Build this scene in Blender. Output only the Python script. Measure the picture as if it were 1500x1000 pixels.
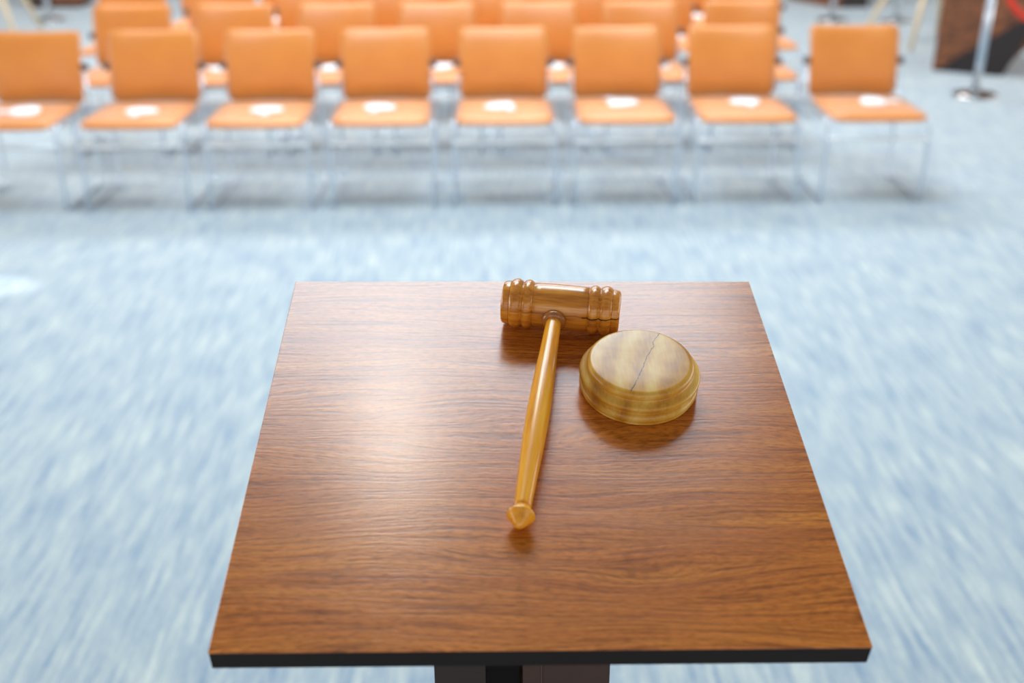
import bpy, bmesh, math, random
from mathutils import Vector, Matrix
R = math.radians
for o in list(bpy.data.objects): bpy.data.objects.remove(o)
S = bpy.context.scene
COL = S.collection

# ------------------------------------------------------------ camera
cam_d = bpy.data.cameras.new('camera'); cam = bpy.data.objects.new('camera', cam_d); COL.objects.link(cam)
S.camera = cam
cam_d.sensor_width = 36.0
cam_d.lens = 1600.0 * 36.0 / 1500.0
cam_d.clip_start = 0.05; cam_d.clip_end = 100
cam.matrix_world = (Matrix.Translation((0, 0, 1.6)) @ Matrix.Rotation(R(-1.4), 4, 'Z')
                    @ Matrix.Rotation(R(90 - 24.4), 4, 'X') @ Matrix.Rotation(-0.0043, 4, 'Z'))
cam_d.dof.use_dof = True
cam_d.dof.focus_distance = 0.90
cam_d.dof.aperture_fstop = 3.8
cam_d.dof.aperture_blades = 0

# ------------------------------------------------------------ world, lights, exposure
W = bpy.data.worlds.new('world'); S.world = W; W.use_nodes = True
W.node_tree.nodes['Background'].inputs[0].default_value = (0.90, 0.95, 1.0, 1)
W.node_tree.nodes['Background'].inputs[1].default_value = 0.20

def area(name, loc, target, sx, sy, radiance, color=(1, 1, 1), spread=180):
    d = bpy.data.lights.new(name, 'AREA'); d.shape = 'RECTANGLE'; d.size = sx; d.size_y = sy
    d.energy = radiance * math.pi * sx * sy; d.color = color; d.spread = R(spread)
    o = bpy.data.objects.new(name, d); COL.objects.link(o); o.location = loc
    o.rotation_euler = (Vector(target) - Vector(loc)).to_track_quat('-Z', 'Y').to_euler()
    return o
# luminous ceiling panels over the seating, the tall windows behind the photographer and at the left
area('skylight_over_seating', (0.0, 4.35, 4.6), (0.0, 4.35, 0), 2.7, 2.3, 10.2, (0.74, 0.89, 1.0))
area('skylight_far', (-0.2, 9.2, 4.6), (-0.2, 9.2, 0), 6.0, 2.2, 9, (0.98, 0.99, 1.0))
area('ceiling_spot_lamp', (-0.34, 2.86, 4.4), (-0.3, 1.2, 0.5), 0.24, 0.24, 62, (1.0, 0.95, 0.86))
area('window_light_rear', (0.0, -5.0, 2.1), (0, 4.0, 0.8), 14.0, 3.2, 1.1, (1.0, 0.97, 0.93))
area('window_light_left', (-10.0, 5.0, 1.9), (0, 5.0, 0.3), 12.0, 3.2, 4.2, (1.0, 0.99, 0.97))
area('added_fill_right', (10.0, 5.0, 1.9), (0, 5.0, 0.3), 12.0, 3.2, 3.2, (1.0, 0.99, 0.97))  # added fill with no known window, lightens the carpet under the chairs
# a narrow beam of sun reaching the carpet at the left
_d = bpy.data.lights.new('sun_beam', 'SPOT'); _d.energy = 1900; _d.spot_size = R(2.0); _d.spot_blend = .5; _d.shadow_soft_size = .02
_o = bpy.data.objects.new('sun_beam', _d); COL.objects.link(_o); _o.location = (-8.0, 5.0, 3.0)
_o.rotation_euler = (Vector((-2.03, 4.15, 0)) - Vector((-8.0, 5.0, 3.0))).to_track_quat('-Z', 'Y').to_euler()

S.view_settings.view_transform = 'Standard'
S.view_settings.look = 'None'
S.view_settings.gamma = 1.0
S.view_settings.use_curve_mapping = False
S.view_settings.exposure = 0.2

# ------------------------------------------------------------ helpers
def obj(name, bm, mat=None, parent=None, smooth=False):
    me = bpy.data.meshes.new(name)
    bmesh.ops.recalc_face_normals(bm, faces=bm.faces)
    bm.to_mesh(me); bm.free()
    if smooth:
        for p in me.polygons: p.use_smooth = True
    o = bpy.data.objects.new(name, me); COL.objects.link(o)
    if mat: me.materials.append(mat)
    if parent: o.parent = parent
    return o
def tag(o, label=None, cat=None, group=None, kind=None):
    if label: o['label'] = label
    if cat: o['category'] = cat
    if group: o['group'] = group
    if kind: o['kind'] = kind
    return o
def thing(name, label, cat, loc=(0, 0, 0), rz=0, group=None):
    o = bpy.data.objects.new(name, None); COL.objects.link(o)
    o.location = loc; o.rotation_euler = (0, 0, rz); o.empty_display_size = .05
    return tag(o, label, cat, group)
def copy_tree(o, parent=None):
    c = o.copy(); COL.objects.link(c)
    if parent: c.parent = parent
    for ch in [k for k in o.children]: copy_tree(ch, c)
    return c
def box(bm, lo, hi, bevel=0, seg=2):
    lo = Vector(lo); hi = Vector(hi)
    r = bmesh.ops.create_cube(bm, size=1)
    for v in r['verts']:
        v.co = Vector([lo[i] + (v.co[i] + .5) * (hi[i] - lo[i]) for i in range(3)])
    if bevel:
        es = list({e for v in r['verts'] for e in v.link_edges})
        bmesh.ops.bevel(bm, geom=es, offset=bevel, segments=seg, affect='EDGES', profile=.5)
def smooth_path(pts, rad, n=6):
    """round the corners of a polyline"""
    P = [Vector(p) for p in pts]; out = [P[0]]
    for i in range(1, len(P) - 1):
        a, b, c = P[i - 1], P[i], P[i + 1]
        r = min(rad, (a - b).length * .45, (c - b).length * .45)
        s = b + (a - b).normalized() * r; e = b + (c - b).normalized() * r
        for k in range(n + 1):
            t = k / n
            out.append(s * (1 - t) ** 2 + b * 2 * t * (1 - t) + e * t * t)
    out.append(P[-1]); return out
def tube(bm, pts, r, seg=12, cap=True):
    P = [Vector(p) for p in pts]; rings = []
    rr = r if isinstance(r, (list, tuple)) else [r] * len(P)
    up = Vector((0, 0, 1)); t0 = (P[1] - P[0]).normalized()
    n = t0.orthogonal().normalized()
    for i, p in enumerate(P):
        t = ((P[min(i + 1, len(P) - 1)] - P[max(i - 1, 0)])).normalized()
        n = (n - t * n.dot(t)).normalized(); b = t.cross(n)
        rings.append([bm.verts.new(p + (n * math.cos(a) + b * math.sin(a)) * rr[i])
                      for a in [2 * math.pi * k / seg for k in range(seg)]])
    for i in range(len(rings) - 1):
        for k in range(seg):
            bm.faces.new((rings[i][k], rings[i][(k + 1) % seg], rings[i + 1][(k + 1) % seg], rings[i + 1][k]))
    if cap:
        bm.faces.new(rings[0][::-1]); bm.faces.new(rings[-1])
def lathe(bm, prof, seg=64, M=None):
    """prof: (radius, height) from bottom to top about Z, closed on the axis"""
    rings = []
    for r, z in prof:
        if r < 1e-6: rings.append([bm.verts.new((0, 0, z))])
        else: rings.append([bm.verts.new((r * math.cos(2 * math.pi * k / seg), r * math.sin(2 * math.pi * k / seg), z)) for k in range(seg)])
    for a, b in zip(rings, rings[1:]):
        for k in range(seg):
            k2 = (k + 1) % seg
            q = []
            for v in ((a[k], a[k2]) if len(a) > 1 else (a[0],)): q.append(v)
            for v in ((b[k2], b[k]) if len(b) > 1 else (b[0],)): q.append(v)
            if len(q) > 2: bm.faces.new(q)
    if M is not None: bmesh.ops.transform(bm, matrix=M, verts=bm.verts)
def arc(cx, cy, r, a0, a1, n=8):
    return [(cx + r * math.cos(R(a0 + (a1 - a0) * k / n)), cy + r * math.sin(R(a0 + (a1 - a0) * k / n))) for k in range(n + 1)]

# ------------------------------------------------------------ materials
class NT:
    def __init__(s, name):
        s.m = bpy.data.materials.new(name); s.m.use_nodes = True
        s.t = s.m.node_tree; s.b = s.t.nodes['Principled BSDF']
    def n(s, typ, **kw):
        x = s.t.nodes.new(typ)
        for k, v in kw.items():
            if k in ('operation', 'blend_type', 'data_type', 'noise_dimensions', 'wave_type', 'bands_direction', 'feature', 'interpolation_type'): setattr(x, k, v)
            else: x.inputs[k.replace('_', ' ')].default_value = v
        return x
    def l(s, a, b): s.t.links.new(a, b)
    def coords(s, scale=(1, 1, 1), rot=(0, 0, 0), loc=(0, 0, 0)):
        tc = s.t.nodes.new('ShaderNodeTexCoord'); mp = s.t.nodes.new('ShaderNodeMapping')
        mp.inputs['Scale'].default_value = scale; mp.inputs['Rotation'].default_value = rot; mp.inputs['Location'].default_value = loc
        s.l(tc.outputs['Object'], mp.inputs['Vector']); return mp.outputs['Vector']
    def noise(s, vec, scale, detail=4, rough=.5, dist=0):
        x = s.n('ShaderNodeTexNoise', Scale=scale, Detail=detail, Roughness=rough, Distortion=dist)
        s.l(vec, x.inputs['Vector']); return x.outputs['Fac']
    def ramp(s, fac, stops):
        x = s.t.nodes.new('ShaderNodeValToRGB'); e = x.color_ramp.elements
        while len(e) < len(stops): e.new(.5)
        for k, (p, c) in enumerate(stops):
            e[k].position = p; e[k].color = (*c, 1) if len(c) == 3 else c
        s.l(fac, x.inputs['Fac']); return x.outputs['Color']
    def mix(s, a, b, fac, mode='MIX'):
        x = s.t.nodes.new('ShaderNodeMix'); x.data_type = 'RGBA'; x.blend_type = mode
        for v, i in ((a, 6), (b, 7), (fac, 0)):
            if hasattr(v, 'is_linked'): s.l(v, x.inputs[i])
            elif isinstance(v, tuple): x.inputs[i].default_value = (*v, 1)
            else: x.inputs[i].default_value = v
        return x.outputs[2]
    def math(s, op, a, b=0.0, c=None):
        x = s.t.nodes.new('ShaderNodeMath'); x.operation = op
        for i, v in enumerate((a, b) + ((c,) if c is not None else ())):
            if hasattr(v, 'is_linked'): s.l(v, x.inputs[i])
            else: x.inputs[i].default_value = v
        return x.outputs[0]
    def bump(s, h, strength, dist):
        x = s.n('ShaderNodeBump', Strength=strength, Distance=dist); s.l(h, x.inputs['Height'])
        s.l(x.outputs['Normal'], s.b.inputs['Normal']); return x
    def set(s, **kw):
        for k, v in kw.items():
            i = s.b.inputs[k.replace('_', ' ')]
            if hasattr(v, 'is_linked'): s.l(v, i)
            elif isinstance(v, tuple): i.default_value = (*v, 1) if len(v) == 3 and i.type == 'RGBA' else v
            else: i.default_value = v
        return s.m

def plain(name, col, rough=.5, metal=0, **kw):
    t = NT(name); v = t.coords()
    f = t.noise(v, 40, 3)
    c = t.ramp(f, [(.3, tuple(x * .93 for x in col)), (.7, tuple(min(1, x * 1.05) for x in col))])
    return t.set(Base_Color=c, Roughness=rough, Metallic=metal, **kw)

# carpet
t = NT('carpet')
v1 = t.coords((1, .075, 1)); v2 = t.coords((1, .45, 1)); v3 = t.coords((1, .22, 1), loc=(3, 1, 0))
a = t.noise(v1, 62, 3, .6); b = t.noise(v2, 9, 3, .55); c = t.noise(v3, 190, 2, .6)
s1 = t.math('MULTIPLY', a, .62); s2 = t.math('MULTIPLY', b, .18); s3 = t.math('MULTIPLY', c, .20)
f = t.math('ADD', t.math('ADD', s1, s2), s3)
colr = t.ramp(f, [(.36, (.185, .275, .40)), (.46, (.325, .41, .475)), (.55, (.435, .505, .52)), (.65, (.62, .67, .61))])
t.set(Base_Color=colr, Roughness=.95, Sheen_Weight=.5, Sheen_Roughness=.5, Sheen_Tint=(.9, .96, 1))
t.bump(t.noise(t.coords(), 420, 2), .35, .003)
M_carpet = t.m

# dark-stained table laminate, grain along x
t = NT('table_veneer')
v = t.coords((1, 1, 1))
warp = t.noise(t.coords((1.0, 4.0, 1)), 3.2, 2, .5)
sep = t.t.nodes.new('ShaderNodeSeparateXYZ'); t.l(v, sep.inputs[0])
yy = t.math('ADD', sep.outputs['Y'], t.math('MULTIPLY', warp, .055))
yy = t.math('ADD', yy, t.math('MULTIPLY', t.noise(t.coords((1, 2.2, 1)), 26, 2), .0022))
cmb = t.t.nodes.new('ShaderNodeCombineXYZ')
t.l(t.math('MULTIPLY', sep.outputs['X'], .034), cmb.inputs[0]); t.l(yy, cmb.inputs[1])
g1 = t.noise(cmb.outputs[0], 330, 3, .6)
g2 = t.noise(cmb.outputs[0], 60, 3, .6)
cmb2 = t.t.nodes.new('ShaderNodeCombineXYZ')
t.l(t.math('MULTIPLY', sep.outputs['X'], .16), cmb2.inputs[0]); t.l(yy, cmb2.inputs[1])
g3 = t.noise(cmb2.outputs[0], 760, 2, .6)
base = t.ramp(g2, [(.30, (.42, .114, .015)), (.5, (.50, .150, .019)), (.70, (.59, .198, .025))])
fine = t.ramp(g1, [(.37, (.62, .56, .52)), (.46, (.94, .93, .92)), (.60, (1.14, 1.16, 1.16))])
col = t.mix(base, fine, 1.0, 'MULTIPLY')
fine2 = t.ramp(g3, [(.35, (.64, .60, .57)), (.55, (1.1, 1.1, 1.1))])
col = t.mix(col, fine2, .8, 'MULTIPLY')
h = t.math('ADD', t.math('MULTIPLY', g1, .65), t.math('MULTIPLY', g3, .35))
rg = t.math('MULTIPLY_ADD', g3, .05, .205)
t.set(Base_Color=col, Roughness=rg, Specular_IOR_Level=.50)
t.bump(h, .18, .0008)
M_table = t.m
M_edge = plain('dark_edge_band', (.013, .008, .006), .6, Specular_IOR_Level=.25)
M_colD = plain('dark_column_board', (.030, .016, .011), .45)
M_colB = plain('brown_column_board', (.060, .026, .015), .45)
M_strip = plain('column_edge_strip', (.10, .05, .03), .35)

# gavel wood (grain along the local z of each part)
def gavel_mat(name, lo, mid, hi, rough=.22):
    t = NT(name)
    v = t.coords((1, 1, .07)); w = t.coords((1, 1, .25), loc=(.3, .2, .1))
    g = t.noise(v, 330, 4, .6, .4); g2 = t.noise(w, 70, 3, .5, .6)
    f = t.math('ADD', t.math('MULTIPLY', g, .6), t.math('MULTIPLY', g2, .4))
    c = t.ramp(f, [(.34, lo), (.5, mid), (.66, hi)])
    t.set(Base_Color=c, Roughness=rough, Coat_Weight=.28, Coat_Roughness=.16)
    t.bump(g, .12, .0006)
    return t
t = gavel_mat('gavel_head_wood', (.34, .10, .010), (.62, .225, .020), (.80, .36, .045))
# dark check crack running along the barrel
tc = t.coords(); sp = t.t.nodes.new('ShaderNodeSeparateXYZ'); t.l(tc, sp.inputs[0])
wob = t.math('MULTIPLY', t.math('SUBTRACT', t.noise(t.coords((1, 1, 1)), 60, 3), .5), .005)
ang = t.math('ADD', t.math('ADD', sp.outputs['Y'], wob), -0.0046)
near = t.math('LESS_THAN', t.math('ABSOLUTE', ang), .0006)
front = t.math('LESS_THAN', sp.outputs['X'], 0)
zone = t.math('GREATER_THAN', sp.outputs['Z'], .070)
crk = t.math('MULTIPLY', t.math('MULTIPLY', near, front), t.math('ADD', t.math('MULTIPLY', zone, .55), .35))
src = t.b.inputs['Base Color'].links[0].from_socket
t.l(t.mix(src, (.03, .012, .004), crk), t.b.inputs['Base Color'])
M_ghead = t.m
M_ghandle = gavel_mat('gavel_handle_wood', (.66, .23, .010), (.88, .36, .016), (.95, .47, .035), .28).m
M_gring = gavel_mat('gavel_collar_wood', (.26, .08, .015), (.36, .12, .02), (.44, .17, .03), .25).m
# sounding block: swirling figured top with a hairline split
t = NT('block_wood')
v = t.coords()
sw = t.n('ShaderNodeTexNoise', Scale=22, Detail=3, Roughness=.55, Distortion=1.6); t.l(v, sw.inputs['Vector'])
wv = t.n('ShaderNodeTexWave', Scale=13, Distortion=7, Detail=3, Detail_Scale=1.2, Detail_Roughness=.6)
wv.bands_direction = 'X'; t.l(t.coords((1, .55, 1), (0, 0, .5)), wv.inputs['Vector'])
fn = t.noise(t.coords((1, .12, 1), (0, 0, -.45)), 520, 2)
f = t.math('ADD', t.math('MULTIPLY', sw.outputs['Fac'], .50), t.math('MULTIPLY', wv.outputs['Fac'], .24))
f = t.math('ADD', f, t.math('MULTIPLY', fn, .26))
c = t.ramp(f, [(.30, (.42, .17, .014)), (.44, (.58, .27, .026)), (.56, (.66, .35, .044)), (.72, (.75, .49, .12))])
sp = t.t.nodes.new('ShaderNodeSeparateXYZ'); t.l(v, sp.inputs[0])
wob = t.math('MULTIPLY', t.math('SUBTRACT', t.noise(v, 90, 4, .6), .5), .007)
ln = t.math('ADD', t.math('SUBTRACT', sp.outputs['X'], t.math('MULTIPLY', sp.outputs['Y'], .42)), wob)
ln = t.math('ABSOLUTE', t.math('ADD', ln, -.004))
crk = t.math('LESS_THAN', ln, .00038)
lim = t.math('LESS_THAN', t.math('ABSOLUTE', t.math('ADD', sp.outputs['Y'], -.003)), .041)
crk = t.math('MULTIPLY', crk, lim)
c = t.mix(c, (.02, .010, .004), crk)
t.set(Base_Color=c, Roughness=.34, Specular_IOR_Level=.42, Coat_Weight=.12, Coat_Roughness=.2)
t.bump(fn, .08, .0005)
M_block = t.m

# chair leather
t = NT('orange_leather')
v = t.coords()
f = t.noise(v, 6, 3)
c = t.ramp(f, [(.3, (.71, .215, .020)), (.7, (.78, .255, .028))])
t.set(Base_Color=c, Roughness=.46, Specular_IOR_Level=.8, Sheen_Weight=.4, Sheen_Roughness=.45)
t.bump(t.noise(v, 300, 3), .15, .002)
M_leather = t.m
M_chrome = plain('brushed_steel', (.62, .69, .77), .30, 1)
M_bar_highlight = plain('steel_painted_highlight', (.80, .83, .85), .4, .3)  # front crossbar steel; its bright highlight is put into a paler base colour
M_polish = plain('polished_steel', (.62, .60, .58), .12, 1)
M_nub = plain('dark_plastic', (.09, .055, .05), .45)
M_white = plain('white_cloth', (.93, .94, .95), .8)
M_beech = plain('beech_wood', (.78, .60, .38), .45)
M_rope = plain('red_velvet', (.85, .035, .012), .7)
def walnut(name, rot, lo=(.055, .018, .009), mid=(.19, .062, .022), hi=(.32, .11, .036)):
    t = NT(name)
    g = t.noise(t.coords((.07, .6, 1), rot), 30, 4, .6)
    t.set(Base_Color=t.ramp(g, [(.3, lo), (.5, mid), (.7, hi)]), Roughness=.5); return t.m
M_walnut = walnut('walnut_veneer', (0, R(32), 0))
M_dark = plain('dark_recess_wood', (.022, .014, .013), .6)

# ------------------------------------------------------------ floor
bm = bmesh.new(); box(bm, (-11, -6, -.05), (11, 17, 0))
tag(obj('floor', bm, M_carpet), 'pale blue carpet floor with streaky weave', kind='structure')

bm = bmesh.new(); box(bm, (-11, 16.8, 0), (11, 17, 5))
M_wall = plain('white_wall_paint', (.80, .81, .82), .8)
tag(obj('wall_back', bm, M_wall), kind='structure')
bm = bmesh.new(); box(bm, (-11, 16.78, .001), (11, 16.799, .10), .004)
tag(obj('baseboard_back', bm, M_wall), kind='structure')

# ------------------------------------------------------------ lectern table
TAB = Matrix.Translation((0.03302, 0.74477, 1.18558)) @ Matrix.Rotation(R(-0.276), 4, 'Z') @ Matrix.Rotation(R(13.3576), 4, 'X') @ Matrix.Rotation(R(0.8287), 4, 'Y')
TW, TD, TT = .42, .4086, .0165
lect = thing('lectern', 'lectern with square brown wood-grain top tilted towards the viewer on a dark column', 'lectern', (0.033, 0.745, 0))
inv = Matrix.Translation((-0.033, -0.745, 0))
bm = bmesh.new(); box(bm, (-TW / 2, -TD / 2, -.0012), (TW / 2, TD / 2, 0), .0004, 1)
top = obj('tabletop', bm, M_table, lect); top.matrix_local = inv @ TAB
bm = bmesh.new(); box(bm, (-TW / 2 + .0002, -TD / 2 + .0002, -TT), (TW / 2 - .0002, TD / 2 - .0002, -.00122), .0008, 2)
e = obj('edge_band', bm, M_edge, lect); e.matrix_local = inv @ TAB; e['label'] = 'near-black edge under the brown top'
def slanted_board(x0, x1, y0, y1, z0=.03):
    """vertical board whose top follows the underside of the tilted top"""
    bm = bmesh.new(); box(bm, (x0, y0, 0), (x1, y1, 1))
    nrm = TAB.to_3x3() @ Vector((0, 0, 1)); o = TAB @ Vector((0, 0, -TT - .0002))
    for v in bm.verts:
        if v.co.z > .5: v.co.z = o.z - (nrm.x * (v.co.x - o.x) + nrm.y * (v.co.y - o.y)) / nrm.z
        else: v.co.z = z0
    bmesh.ops.translate(bm, verts=bm.verts, vec=(-0.033, -0.745, 0)); return bm
obj('column_board', slanted_board(-.050, -.006, .740, .86), M_colD, lect)
o = obj('column_board', slanted_board(.043, .1015, .740, .86), M_colB, lect); o['label'] = 'browner right board of the column'
obj('column_back', slanted_board(-.006, .026, .82, .84), M_dark, lect)
obj('column_divider', slanted_board(.0262, .0415, .738, .85), M_colB, lect)
obj('edge_strip', slanted_board(.0416, .0428, .7375, .75), M_strip, lect)
bm = bmesh.new(); box(bm, (-.23, -.20, 0), (.23, .22, .03), .003)
obj('base_plate', bm, M_colD, lect)

# ------------------------------------------------------------ gavel (built in the table's frame)
def axis_matrix(p, q):
    d = (Vector(q) - Vector(p)).normalized()
    return TAB @ Matrix.Translation(p) @ d.to_track_quat('Z', 'Y').to_matrix().to_4x4()
RH = .0216
hl, hr = Vector((-.0205, .1420, RH)), Vector((.0800, .1265, RH))
L = (hr - hl).length
gav = bpy.data.objects.new('gavel', None); COL.objects.link(gav)
tag(gav, 'turned wooden gavel lying on the lectern top, handle towards the viewer', 'gavel')
gav.matrix_world = TAB @ Matrix.Translation((.0297, .1343, 0))
ginv = gav.matrix_world.inverted()
def half(r=1):
    p = [(0, 0), (.0150, .0), (.0172, .0006), (.0184, .0022), (.0189, .0048), (.0190, .0066)]
    p += [(.0186 + .0028 * math.sin(math.pi * k / 12) ** .75, .0068 + .0106 * k / 12) for k in range(13)]
    p += [(.0186 + .0026 * math.sin(math.pi * k / 12) ** .75, .0176 + .0094 * k / 12) for k in range(13)]
    p += [(.0184, .0272), (.0190, .0276)]
    return p
hp = half()
prof = hp + [(.0190 + .0004 * math.sin(math.pi * k / 8), .0276 + (L - .0552) * k / 8) for k in range(1, 8)] + [(r, L - z) for r, z in hp[::-1]]
bm = bmesh.new(); lathe(bm, prof, 72)
M = axis_matrix(hl, hr)
# turn the head so the split in the barrel faces the viewer
head = obj('gavel_head', bm, M_ghead, gav, True)
zax = (hr - hl).normalized(); xax = Vector((0, 0, 1)).cross(zax).normalized(); yax = zax.cross(xax)
Mh = Matrix((( *xax, 0), (*yax, 0), (*zax, 0), (0, 0, 0, 1))).transposed(); Mh.translation = hl
# local x points away or towards; make +x away from the viewer
if xax.y < 0:
    xax = -xax; yax = zax.cross(xax); Mh = Matrix(((*xax, 0), (*yax, 0), (*zax, 0), (0, 0, 0, 1))).transposed(); Mh.translation = hl
head.matrix_local = ginv @ TAB @ Mh
kn = Vector((-.0118, -.1035, .0110)); hc = (hl + hr) * .5 + Vector((-.004, 0, .001))
dr = (kn - hc).normalized(); HL = (kn - hc).length
def ctrl(ts, rs, n=60):
    out = []
    for i in range(n + 1):
        z = ts[0] + (ts[-1] - ts[0]) * i / n
        k = max(j for j in range(len(ts) - 1) if ts[j] <= z + 1e-9)
        u = (z - ts[k]) / (ts[k + 1] - ts[k]); u = u * u * (3 - 2 * u) if False else u
        p0 = rs[max(k - 1, 0)]; p1 = rs[k]; p2 = rs[k + 1]; p3 = rs[min(k + 2, len(rs) - 1)]
        r = .5 * (2 * p1 + (p2 - p0) * u + (2 * p0 - 5 * p1 + 4 * p2 - p3) * u * u + (3 * p1 - p0 - 3 * p2 + p3) * u ** 3)
        out.append((r, z))
    return out
hprof = ctrl([.010, .030, .060, .095, .130, .165, .200, HL - .010], [.0062, .0066, .0074, .0086, .0092, .0086, .0073, .0063])
bm = bmesh.new(); lathe(bm, [(0, .010)] + hprof + [(0, HL - .010)], 40)
hd = obj('handle', bm, M_ghandle, gav, True); hd.matrix_local = ginv @ axis_matrix(hc, kn)
bm = bmesh.new(); lathe(bm, [(0, .0175), (.0088, .0178), (.0100, .0192), (.0104, .0208), (.0100, .0226), (.0088, .0240), (.0070, .0246), (0, .0246)], 40)
rg_ = obj('collar', bm, M_gring, gav, True); rg_.matrix_local = ginv @ axis_matrix(hc, kn)
z = HL - .010
bm = bmesh.new(); lathe(bm, [(0, z), (.0064, z), (.0072, z + .0020), (.0088, z + .0042), (.0099, z + .0056), (.0102, z + .0064), (.0101, z + .0071), (.0097, z + .0075), (.0068, z + .0112), (.0040, z + .0148), (.0022, z + .0168), (.0010, z + .0173), (0, z + .0174)], 40)
kb = obj('handle_knob', bm, M_ghandle, gav, True); kb.matrix_local = ginv @ axis_matrix(hc, kn)

# ------------------------------------------------------------ sounding block
prof = [(0, 0), (.0440, 0), (.0462, .0006)] + arc(.0440, .0062, .0042, -60, 70, 8) + [(.0452, .0118), (.0450, .0126), (.0466, .0134)] \
    + arc(.0460, .0166, .0028, -60, 80, 7) + [(.0446, .0203), (.0428, .0212), (.0424, .0220)] + arc(.0386, .0245, .0046, -20, 88, 10) + [(.025, .0293), (.012, .0292), (0, .0291)]
bm = bmesh.new(); lathe(bm, prof, 96)
blk = obj('sounding_block', bm, M_block, None, True)
blk.matrix_world = TAB @ Matrix.Translation((.0888, .0515, .0001))
tag(blk, 'round yellowish wooden sounding block with a split top, right of the gavel', 'sounding block')
mod = blk.modifiers.new('edge', 'EDGE_SPLIT'); mod.split_angle = R(50)
mod = head.modifiers.new('edge', 'EDGE_SPLIT'); mod.split_angle = R(60)

# ------------------------------------------------------------ chairs
def cushion(fn, nx, ny, thick):
    """fn(u,v)->(point, normal) surface; returns closed rounded slab"""
    bm = bmesh.new(); G = []
    for side in (1, -1):
        g = []
        for j in range(ny + 1):
            row = []
            for i in range(nx + 1):
                u = -1 + 2 * i / nx; v = -1 + 2 * j / ny
                p, n = fn(u, v)
                edge = min(1 - abs(u), 1 - abs(v)) * min(nx, ny) / 2
                f = 1 if edge >= 1 else .45
                row.append(bm.verts.new(p + n * side * thick * .5 * f))
            g.append(row)
        G.append(g)
    for s, g in enumerate(G):
        for j in range(ny):
            for i in range(nx):
                q = (g[j][i], g[j][i + 1], g[j + 1][i + 1], g[j + 1][i])
                bm.faces.new(q if s == 0 else q[::-1])
    a, b = G
    def strip(pa, pb):
        for k in range(len(pa) - 1): bm.faces.new((pa[k + 1], pa[k], pb[k], pb[k + 1]))
    strip(a[0], b[0]); strip([r[-1] for r in a], [r[-1] for r in b])
    strip(a[-1][::-1], b[-1][::-1]); strip([r[0] for r in a][::-1], [r[0] for r in b][::-1])
    return bm
def superell(u, v, p=7):
    m = max(abs(u), abs(v))
    if m < 1e-6: return u, v
    d = (abs(u / m) ** p + abs(v / m) ** p) ** (1 / p)
    return u / d, v / d
def seat_fn(u, v):
    u, v = superell(u, v, 12)
    z = .421 - .002 * (1 - u * u) * (1 - v * v) - (.010 * max(0, (-v - .72) / .28) ** 2)
    x = u * (.226 + .004 * -v); y = .238 + v * .240 - .012 * (1 - u * u) * (v < -.5) * ((-v - .5) / .5)
    return Vector((x, y, z)), Vector((0, 0, 1))
def back_fn(u, v):
    u, v = superell(u, v, 16)
    x = u * (.2235 + .004 * v); z = .590 + v * .175 - .011 * (1 - u * u) * max(0, v) ** 6
    y = .535 + .032 * (1 - u * u) + .040 * v + .032 * v * v
    return Vector((x, y, z)), Vector((.25 * u, -1, .10)).normalized()
def make_chair():
    t = thing('conference_chair', 'x', 'chair')
    obj('seat', cushion(seat_fn, 14, 14, .034), M_leather, t, True)
    obj('backrest', cushion(back_fn, 14, 12, .030), M_leather, t, True)
    for s in (-1, 1):
        x = .243 * s
        path = smooth_path([(x * .88, .582, .60), (x, .520, .405), (x, .490, .009), (x, .006, .009), (x, .020, .405), (x, .490, .412)], .04, 5)
        bm = bmesh.new(); tube(bm, path, .0085, 10)
        obj('sled_frame', bm, M_chrome, t, True)
        bm = bmesh.new(); box(bm, (min(x * .90, x * 1.06), .528, .575), (max(x * .90, x * 1.06), .556, .612), .007)
        obj('back_bracket', bm, M_nub, t, True)
    for y, z in ((.012, .318), (.455, .398)):
        bm = bmesh.new(); tube(bm, [(-.243, y, z), (.243, y, z)], .011 if y < .1 else .009, 10)
        obj('stretcher', bm, M_bar_highlight if y < .1 else M_chrome, t, True)
    bm = bmesh.new()
    for x in (-.17, .17): tube(bm, [(x, .05, .397), (x, .45, .397)], .007, 8)
    box(bm, (-.19, .04, .3975), (.19, .46, .4035), .001, 1)
    obj('seat_pan', bm, M_chrome, t)
    return t
ordw = ['first', 'second', 'third', 'fourth', 'fifth', 'sixth', 'seventh', 'eighth']
# world x of every chair
rows = [('front row', 5.10, [-2.255, -1.668, -1.078, -.490, .096, .675, 1.258, 1.878]),
        ('second row', 6.095, [-2.05 + .596 * k for k in range(7)]),
        ('third row', 7.085, [-2.335 + .59 * k for k in range(8)]),
        ('fourth row', 8.075, [-2.05 + .596 * k for k in range(7)])]
rnd = random.Random(4)
proto = make_chair(); first = True
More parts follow.
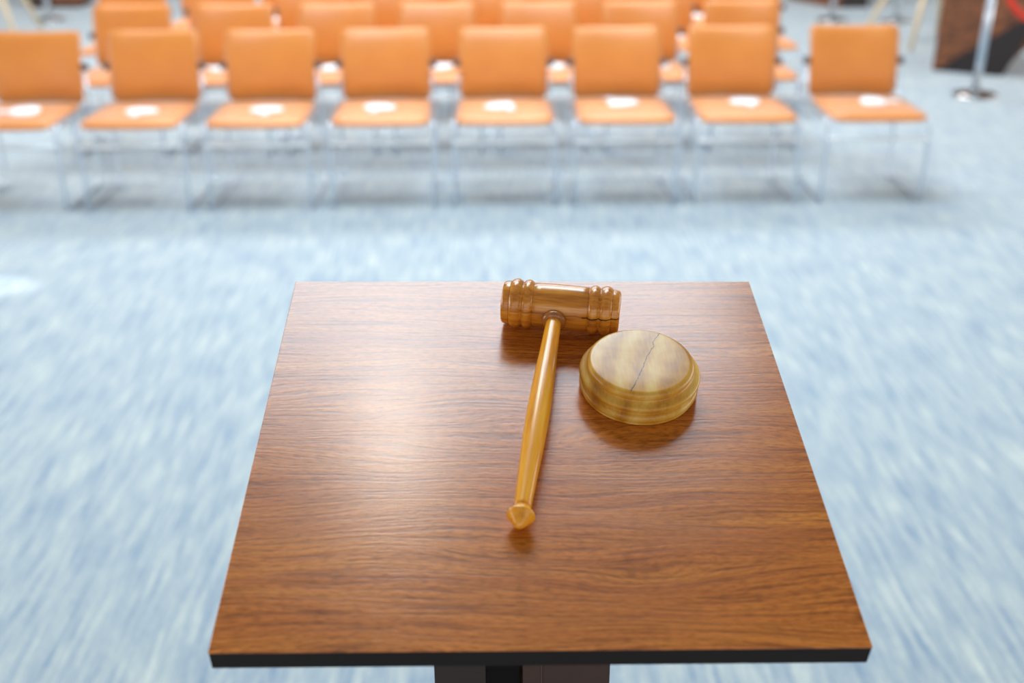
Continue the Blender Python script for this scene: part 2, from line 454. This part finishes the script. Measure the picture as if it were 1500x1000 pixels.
# ------------------------------------------------------------ white folded cloths on the seats
def make_cloth():
    t = thing('folded_cloth', 'x', 'cloth')
    bm = bmesh.new(); n = 28; layers = 3
    prev = None
    for rr, zz in ((.0, .013), (.35, .0135), (.7, .0115), (.92, .007), (1.0, .003), (.97, .0)):
        if rr == 0: prev = [bm.verts.new((0, 0, zz))]; continue
        ring = []
        for k in range(n):
            a = 2 * math.pi * k / n
            w = 1 + .04 * math.sin(3 * a + 1) + .03 * math.sin(5 * a)
            ring.append(bm.verts.new((.080 * rr * w * math.copysign(abs(math.cos(a)) ** .8, math.cos(a)), .056 * rr * w * math.copysign(abs(math.sin(a)) ** .8, math.sin(a)), zz + (.0015 * math.sin(7 * a) if zz > .005 else 0))))
        if len(prev) == 1:
            for k in range(n): bm.faces.new((prev[0], ring[k], ring[(k + 1) % n]))
        else:
            for k in range(n): bm.faces.new((prev[k], prev[(k + 1) % n], ring[(k + 1) % n], ring[k]))
        prev = ring
    bm.faces.new(prev)
    obj('pad', bm, M_white, t, True)
    bm = bmesh.new(); box(bm, (-.018, -.118, .0006), (.016, -.045, .008), .0035, 2)
    obj('loose_end', bm, M_white, t, True)
    return t
cproto = make_cloth(); cfirst = True
cl1 = [(-2.222, 5.335, -75, 1.25), (-1.656, 5.307, -5, 1), (-1.056, 5.31, 5, 1), (-.513, 5.345, -12, 1), (.076, 5.345, 35, 1), (.685, 5.39, 215, 1.05), (1.292, 5.395, 8, .98), (1.925, 5.375, 78, 1.1)]
for ri, (rname, y0, xs) in enumerate(rows):
    for i, x in enumerate(xs):
        c = proto if first else copy_tree(proto); first = False
        c.location = (x, y0 + rnd.uniform(-.008, .008), 0)
        c.rotation_euler = (0, 0, R(rnd.uniform(-.9, .9)) if (ri, i) != (0, 7) else R(-1.5))
        pos = 'leftmost' if i == 0 else 'rightmost' if i == len(xs) - 1 else ordw[i] + ' from left'
        c['label'] = f'orange leather steel-framed chair, {pos} in the {rname}'
        c['group'] = f'chairs in the {rname}'
        k = cproto if cfirst else copy_tree(cproto); cfirst = False
        if ri == 0: cx, cy, a, s = cl1[i]
        else:
            cx = x + (-.03, -.045, -.02, .02, .07, .09, .05, 0)[i]; cy = y0 + .30 + rnd.uniform(-.02, .02)
            a = rnd.choice([0, 90, -90, 180]) + rnd.uniform(-20, 20); s = 1.05
        k.location = (cx, cy, .4382); k.rotation_euler = (0, 0, R(a)); k.scale = (s, s, 1)
        k['label'] = f'white folded cloth on seat of {rname} chair, {pos}'
        k['group'] = f'white cloths on the {rname}'

# ------------------------------------------------------------ barrier posts
def make_post():
    t = thing('barrier_post', 'x', 'post')
    bm = bmesh.new(); lathe(bm, [(0, 0), (.155, 0), (.157, .004), (.154, .012), (.140, .020), (.09, .030), (.045, .036), (.036, .05), (0, .05)], 48)
    obj('base', bm, M_polish, t, True)
    bm = bmesh.new(); lathe(bm, [(0, .045), (.0265, .045), (.0265, .90), (0, .90)], 24); obj('pole', bm, M_chrome, t, True)
    bm = bmesh.new(); lathe(bm, [(0, .90), (.034, .90), (.036, .91), (.036, .935), (.03, .945), (.026, .96), (.034, .98), (.028, .998), (.012, 1.006), (0, 1.007)], 24)
    obj('finial', bm, M_polish, t, True)
    bm = bmesh.new(); tube(bm, [(.036 + .008 * math.cos(a), 0, .90 + .012 * math.sin(a)) for a in [k * math.pi / 6 for k in range(13)]], .003, 8); obj('hook_ring', bm, M_polish, t, True)
    return t
posts = [((3.424, 7.565, 0), 'steel barrier post with round base right of the seating, red rope attached'),
         ((5.25, 7.35, 0), 'steel barrier post at the far end of the red rope'),
         ((3.47, 11.15, 0), 'steel barrier post behind the rightmost front-row chair, by the far walnut desk'),
         ((4.09, 11.05, 0), 'steel barrier post standing far back behind the right beech table'),
         ((-4.41, 11.60, 0), 'steel barrier post at far left in front of the left walnut cabinet')]
pp = make_post()
for i, (l, lab) in enumerate(posts):
    p = pp if i == 0 else copy_tree(pp); p.location = l; p['label'] = lab; p['group'] = 'steel barrier posts'
a, b = Vector((3.487, 7.56, .885)), Vector((5.187, 7.36, .885))
half_pts = [(3.4955, .890), (3.504, .80), (3.525, .67), (3.60, .57), (3.72, .50), (3.95, .43), (4.15, .405), (4.337, .40)]
half_pts += [(2 * 4.337 - x, z) for x, z in half_pts[-2::-1]]
pts = smooth_path([(x, 7.56 - .2 * (x - 3.487) / 1.7, z) for x, z in half_pts], .1, 4)
bm = bmesh.new(); tube(bm, pts, .021, 14)
rope = thing('barrier_rope', 'red velvet barrier rope sagging from the post at right edge', 'rope', (3.476, 7.56, 0))
o = obj('rope', bm, M_rope, rope, True); o.location = (-3.476, -7.56, 0)
for p, q in ((pts[0], pts[1]), (pts[-1], pts[-2])):
    bm = bmesh.new(); d = (q - p).normalized(); tube(bm, [p - d * .012, p + d * .05], .024, 14)
    o = obj('end_cap', bm, M_polish, rope, True); o.location = (-3.476, -7.56, 0)

# ------------------------------------------------------------ faceted walnut desk at right
desk = thing('faceted_desk', 'faceted walnut desk tapering to a dark undercut foot, behind the roped post at right', 'desk', (3.8, 8.6, 0))
def hull(pts, name, mat, par, off):
    bm = bmesh.new()
    for p in pts: bm.verts.new(Vector(p) - Vector(off))
    bmesh.ops.convex_hull(bm, input=bm.verts); return obj(name, bm, mat, par)
OFF = (3.8, 8.6, 0)
hull([(3.478, 8.505, 0), (3.84, 9.15, 0), (3.92, 8.30, .012), (4.08, 8.15, .505), (4.35, 7.99, .72), (4.75, 9.0, .72), (3.95, 9.15, 0),
      (3.478, 8.505, 1.02), (4.35, 7.99, 1.02), (4.75, 9.1, 1.02), (3.85, 9.2, 1.02)], 'body', M_walnut, desk, OFF)
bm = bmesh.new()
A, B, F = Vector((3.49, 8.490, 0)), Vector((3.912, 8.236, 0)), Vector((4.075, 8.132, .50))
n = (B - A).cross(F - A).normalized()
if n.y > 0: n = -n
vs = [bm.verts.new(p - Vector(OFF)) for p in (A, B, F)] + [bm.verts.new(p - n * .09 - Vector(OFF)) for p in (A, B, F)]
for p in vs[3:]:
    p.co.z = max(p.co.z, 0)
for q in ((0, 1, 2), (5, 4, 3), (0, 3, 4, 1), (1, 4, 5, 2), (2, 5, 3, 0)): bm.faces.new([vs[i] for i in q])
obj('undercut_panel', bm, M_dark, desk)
bm = bmesh.new()
for p in ((3.44, 8.47), (4.38, 7.94), (4.80, 9.12), (3.83, 9.24)):
    for z in (1.0205, 1.055): bm.verts.new(Vector((p[0], p[1], z)) - Vector(OFF))
bmesh.ops.convex_hull(bm, input=bm.verts); obj('desktop', bm, M_walnut, desk)

# far cabinets
cab = thing('walnut_cabinet', 'far walnut cabinet with dark recessed front, top right of the seating', 'cabinet', (3.9, 12.5, 0))
OFF = (3.9, 12.5, 0)
hull([(x, y, z) for z in (0, .95) for x, y in ((3.50, 12.85), (3.77, 12.05), (3.83, 12.09), (4.13, 12.09), (4.13, 13.0), (3.50, 13.0))], 'body', M_walnut, cab, OFF)
bm = bmesh.new(); box(bm, (3.835 - 3.9, 12.055 - 12.5, .005), (4.125 - 3.9, 12.0885 - 12.5, .93), .004); obj('front_panel', bm, M_dark, cab)
bm = bmesh.new(); box(bm, (3.45 - 3.9, 12.0 - 12.5, .9505), (4.17 - 3.9, 13.03 - 12.5, .985), .004); obj('cabinet_top', bm, M_walnut, cab)
cab = thing('walnut_cabinet', 'far dark walnut cabinet at top left behind the steel post', 'cabinet', (-4.7, 12.75, 0))
bm = bmesh.new(); box(bm, (-.29, -.22, .04), (.30, .22, .95), .004); obj('body', bm, M_walnut, cab)
bm = bmesh.new(); box(bm, (-.27, -.20, 0), (.28, .20, .0395), .002); obj('plinth', bm, M_dark, cab)
bm = bmesh.new(); box(bm, (-.32, -.25, .9505), (.33, .25, .98), .004); obj('cabinet_top', bm, M_walnut, cab)
bm = bmesh.new(); box(bm, (-.28, -.238, .06), (.0, -.2205, .93), .002); obj('door', bm, M_dark, cab)
bm = bmesh.new(); box(bm, (.01, -.238, .06), (.29, -.2205, .93), .002); obj('door', bm, M_walnut, cab)

# ------------------------------------------------------------ beech-legged side tables
def beech_table(cx, cy, feet, label):
    t = thing('side_table', label, 'table', (cx, cy, 0), 0, 'beech side tables behind the seating')
    for fx, fy in feet:
        d = Vector((fx - cx, fy - cy, 0))
        bm = bmesh.new(); tube(bm, [d, d * .45 + Vector((0, 0, .70))], [.019, .026], 12); obj('leg', bm, M_beech, t, True)
    bm = bmesh.new(); lathe(bm, [(0, .70), (.36, .70), (.375, .708), (.375, .722), (.36, .73), (0, .73)], 48); obj('table_top', bm, M_beech, t, True)
    return t
beech_table(3.92, 9.72, [(3.60, 9.33), (3.36, 9.93), (4.24, 9.42), (4.15, 10.15)], 'beech table with splayed legs behind the rightmost front-row chair')
beech_table(-4.58, 10.55, [(-4.22, 10.25), (-4.95, 10.25), (-4.25, 10.95), (-4.95, 10.95)], 'beech table with splayed legs at the far left corner')
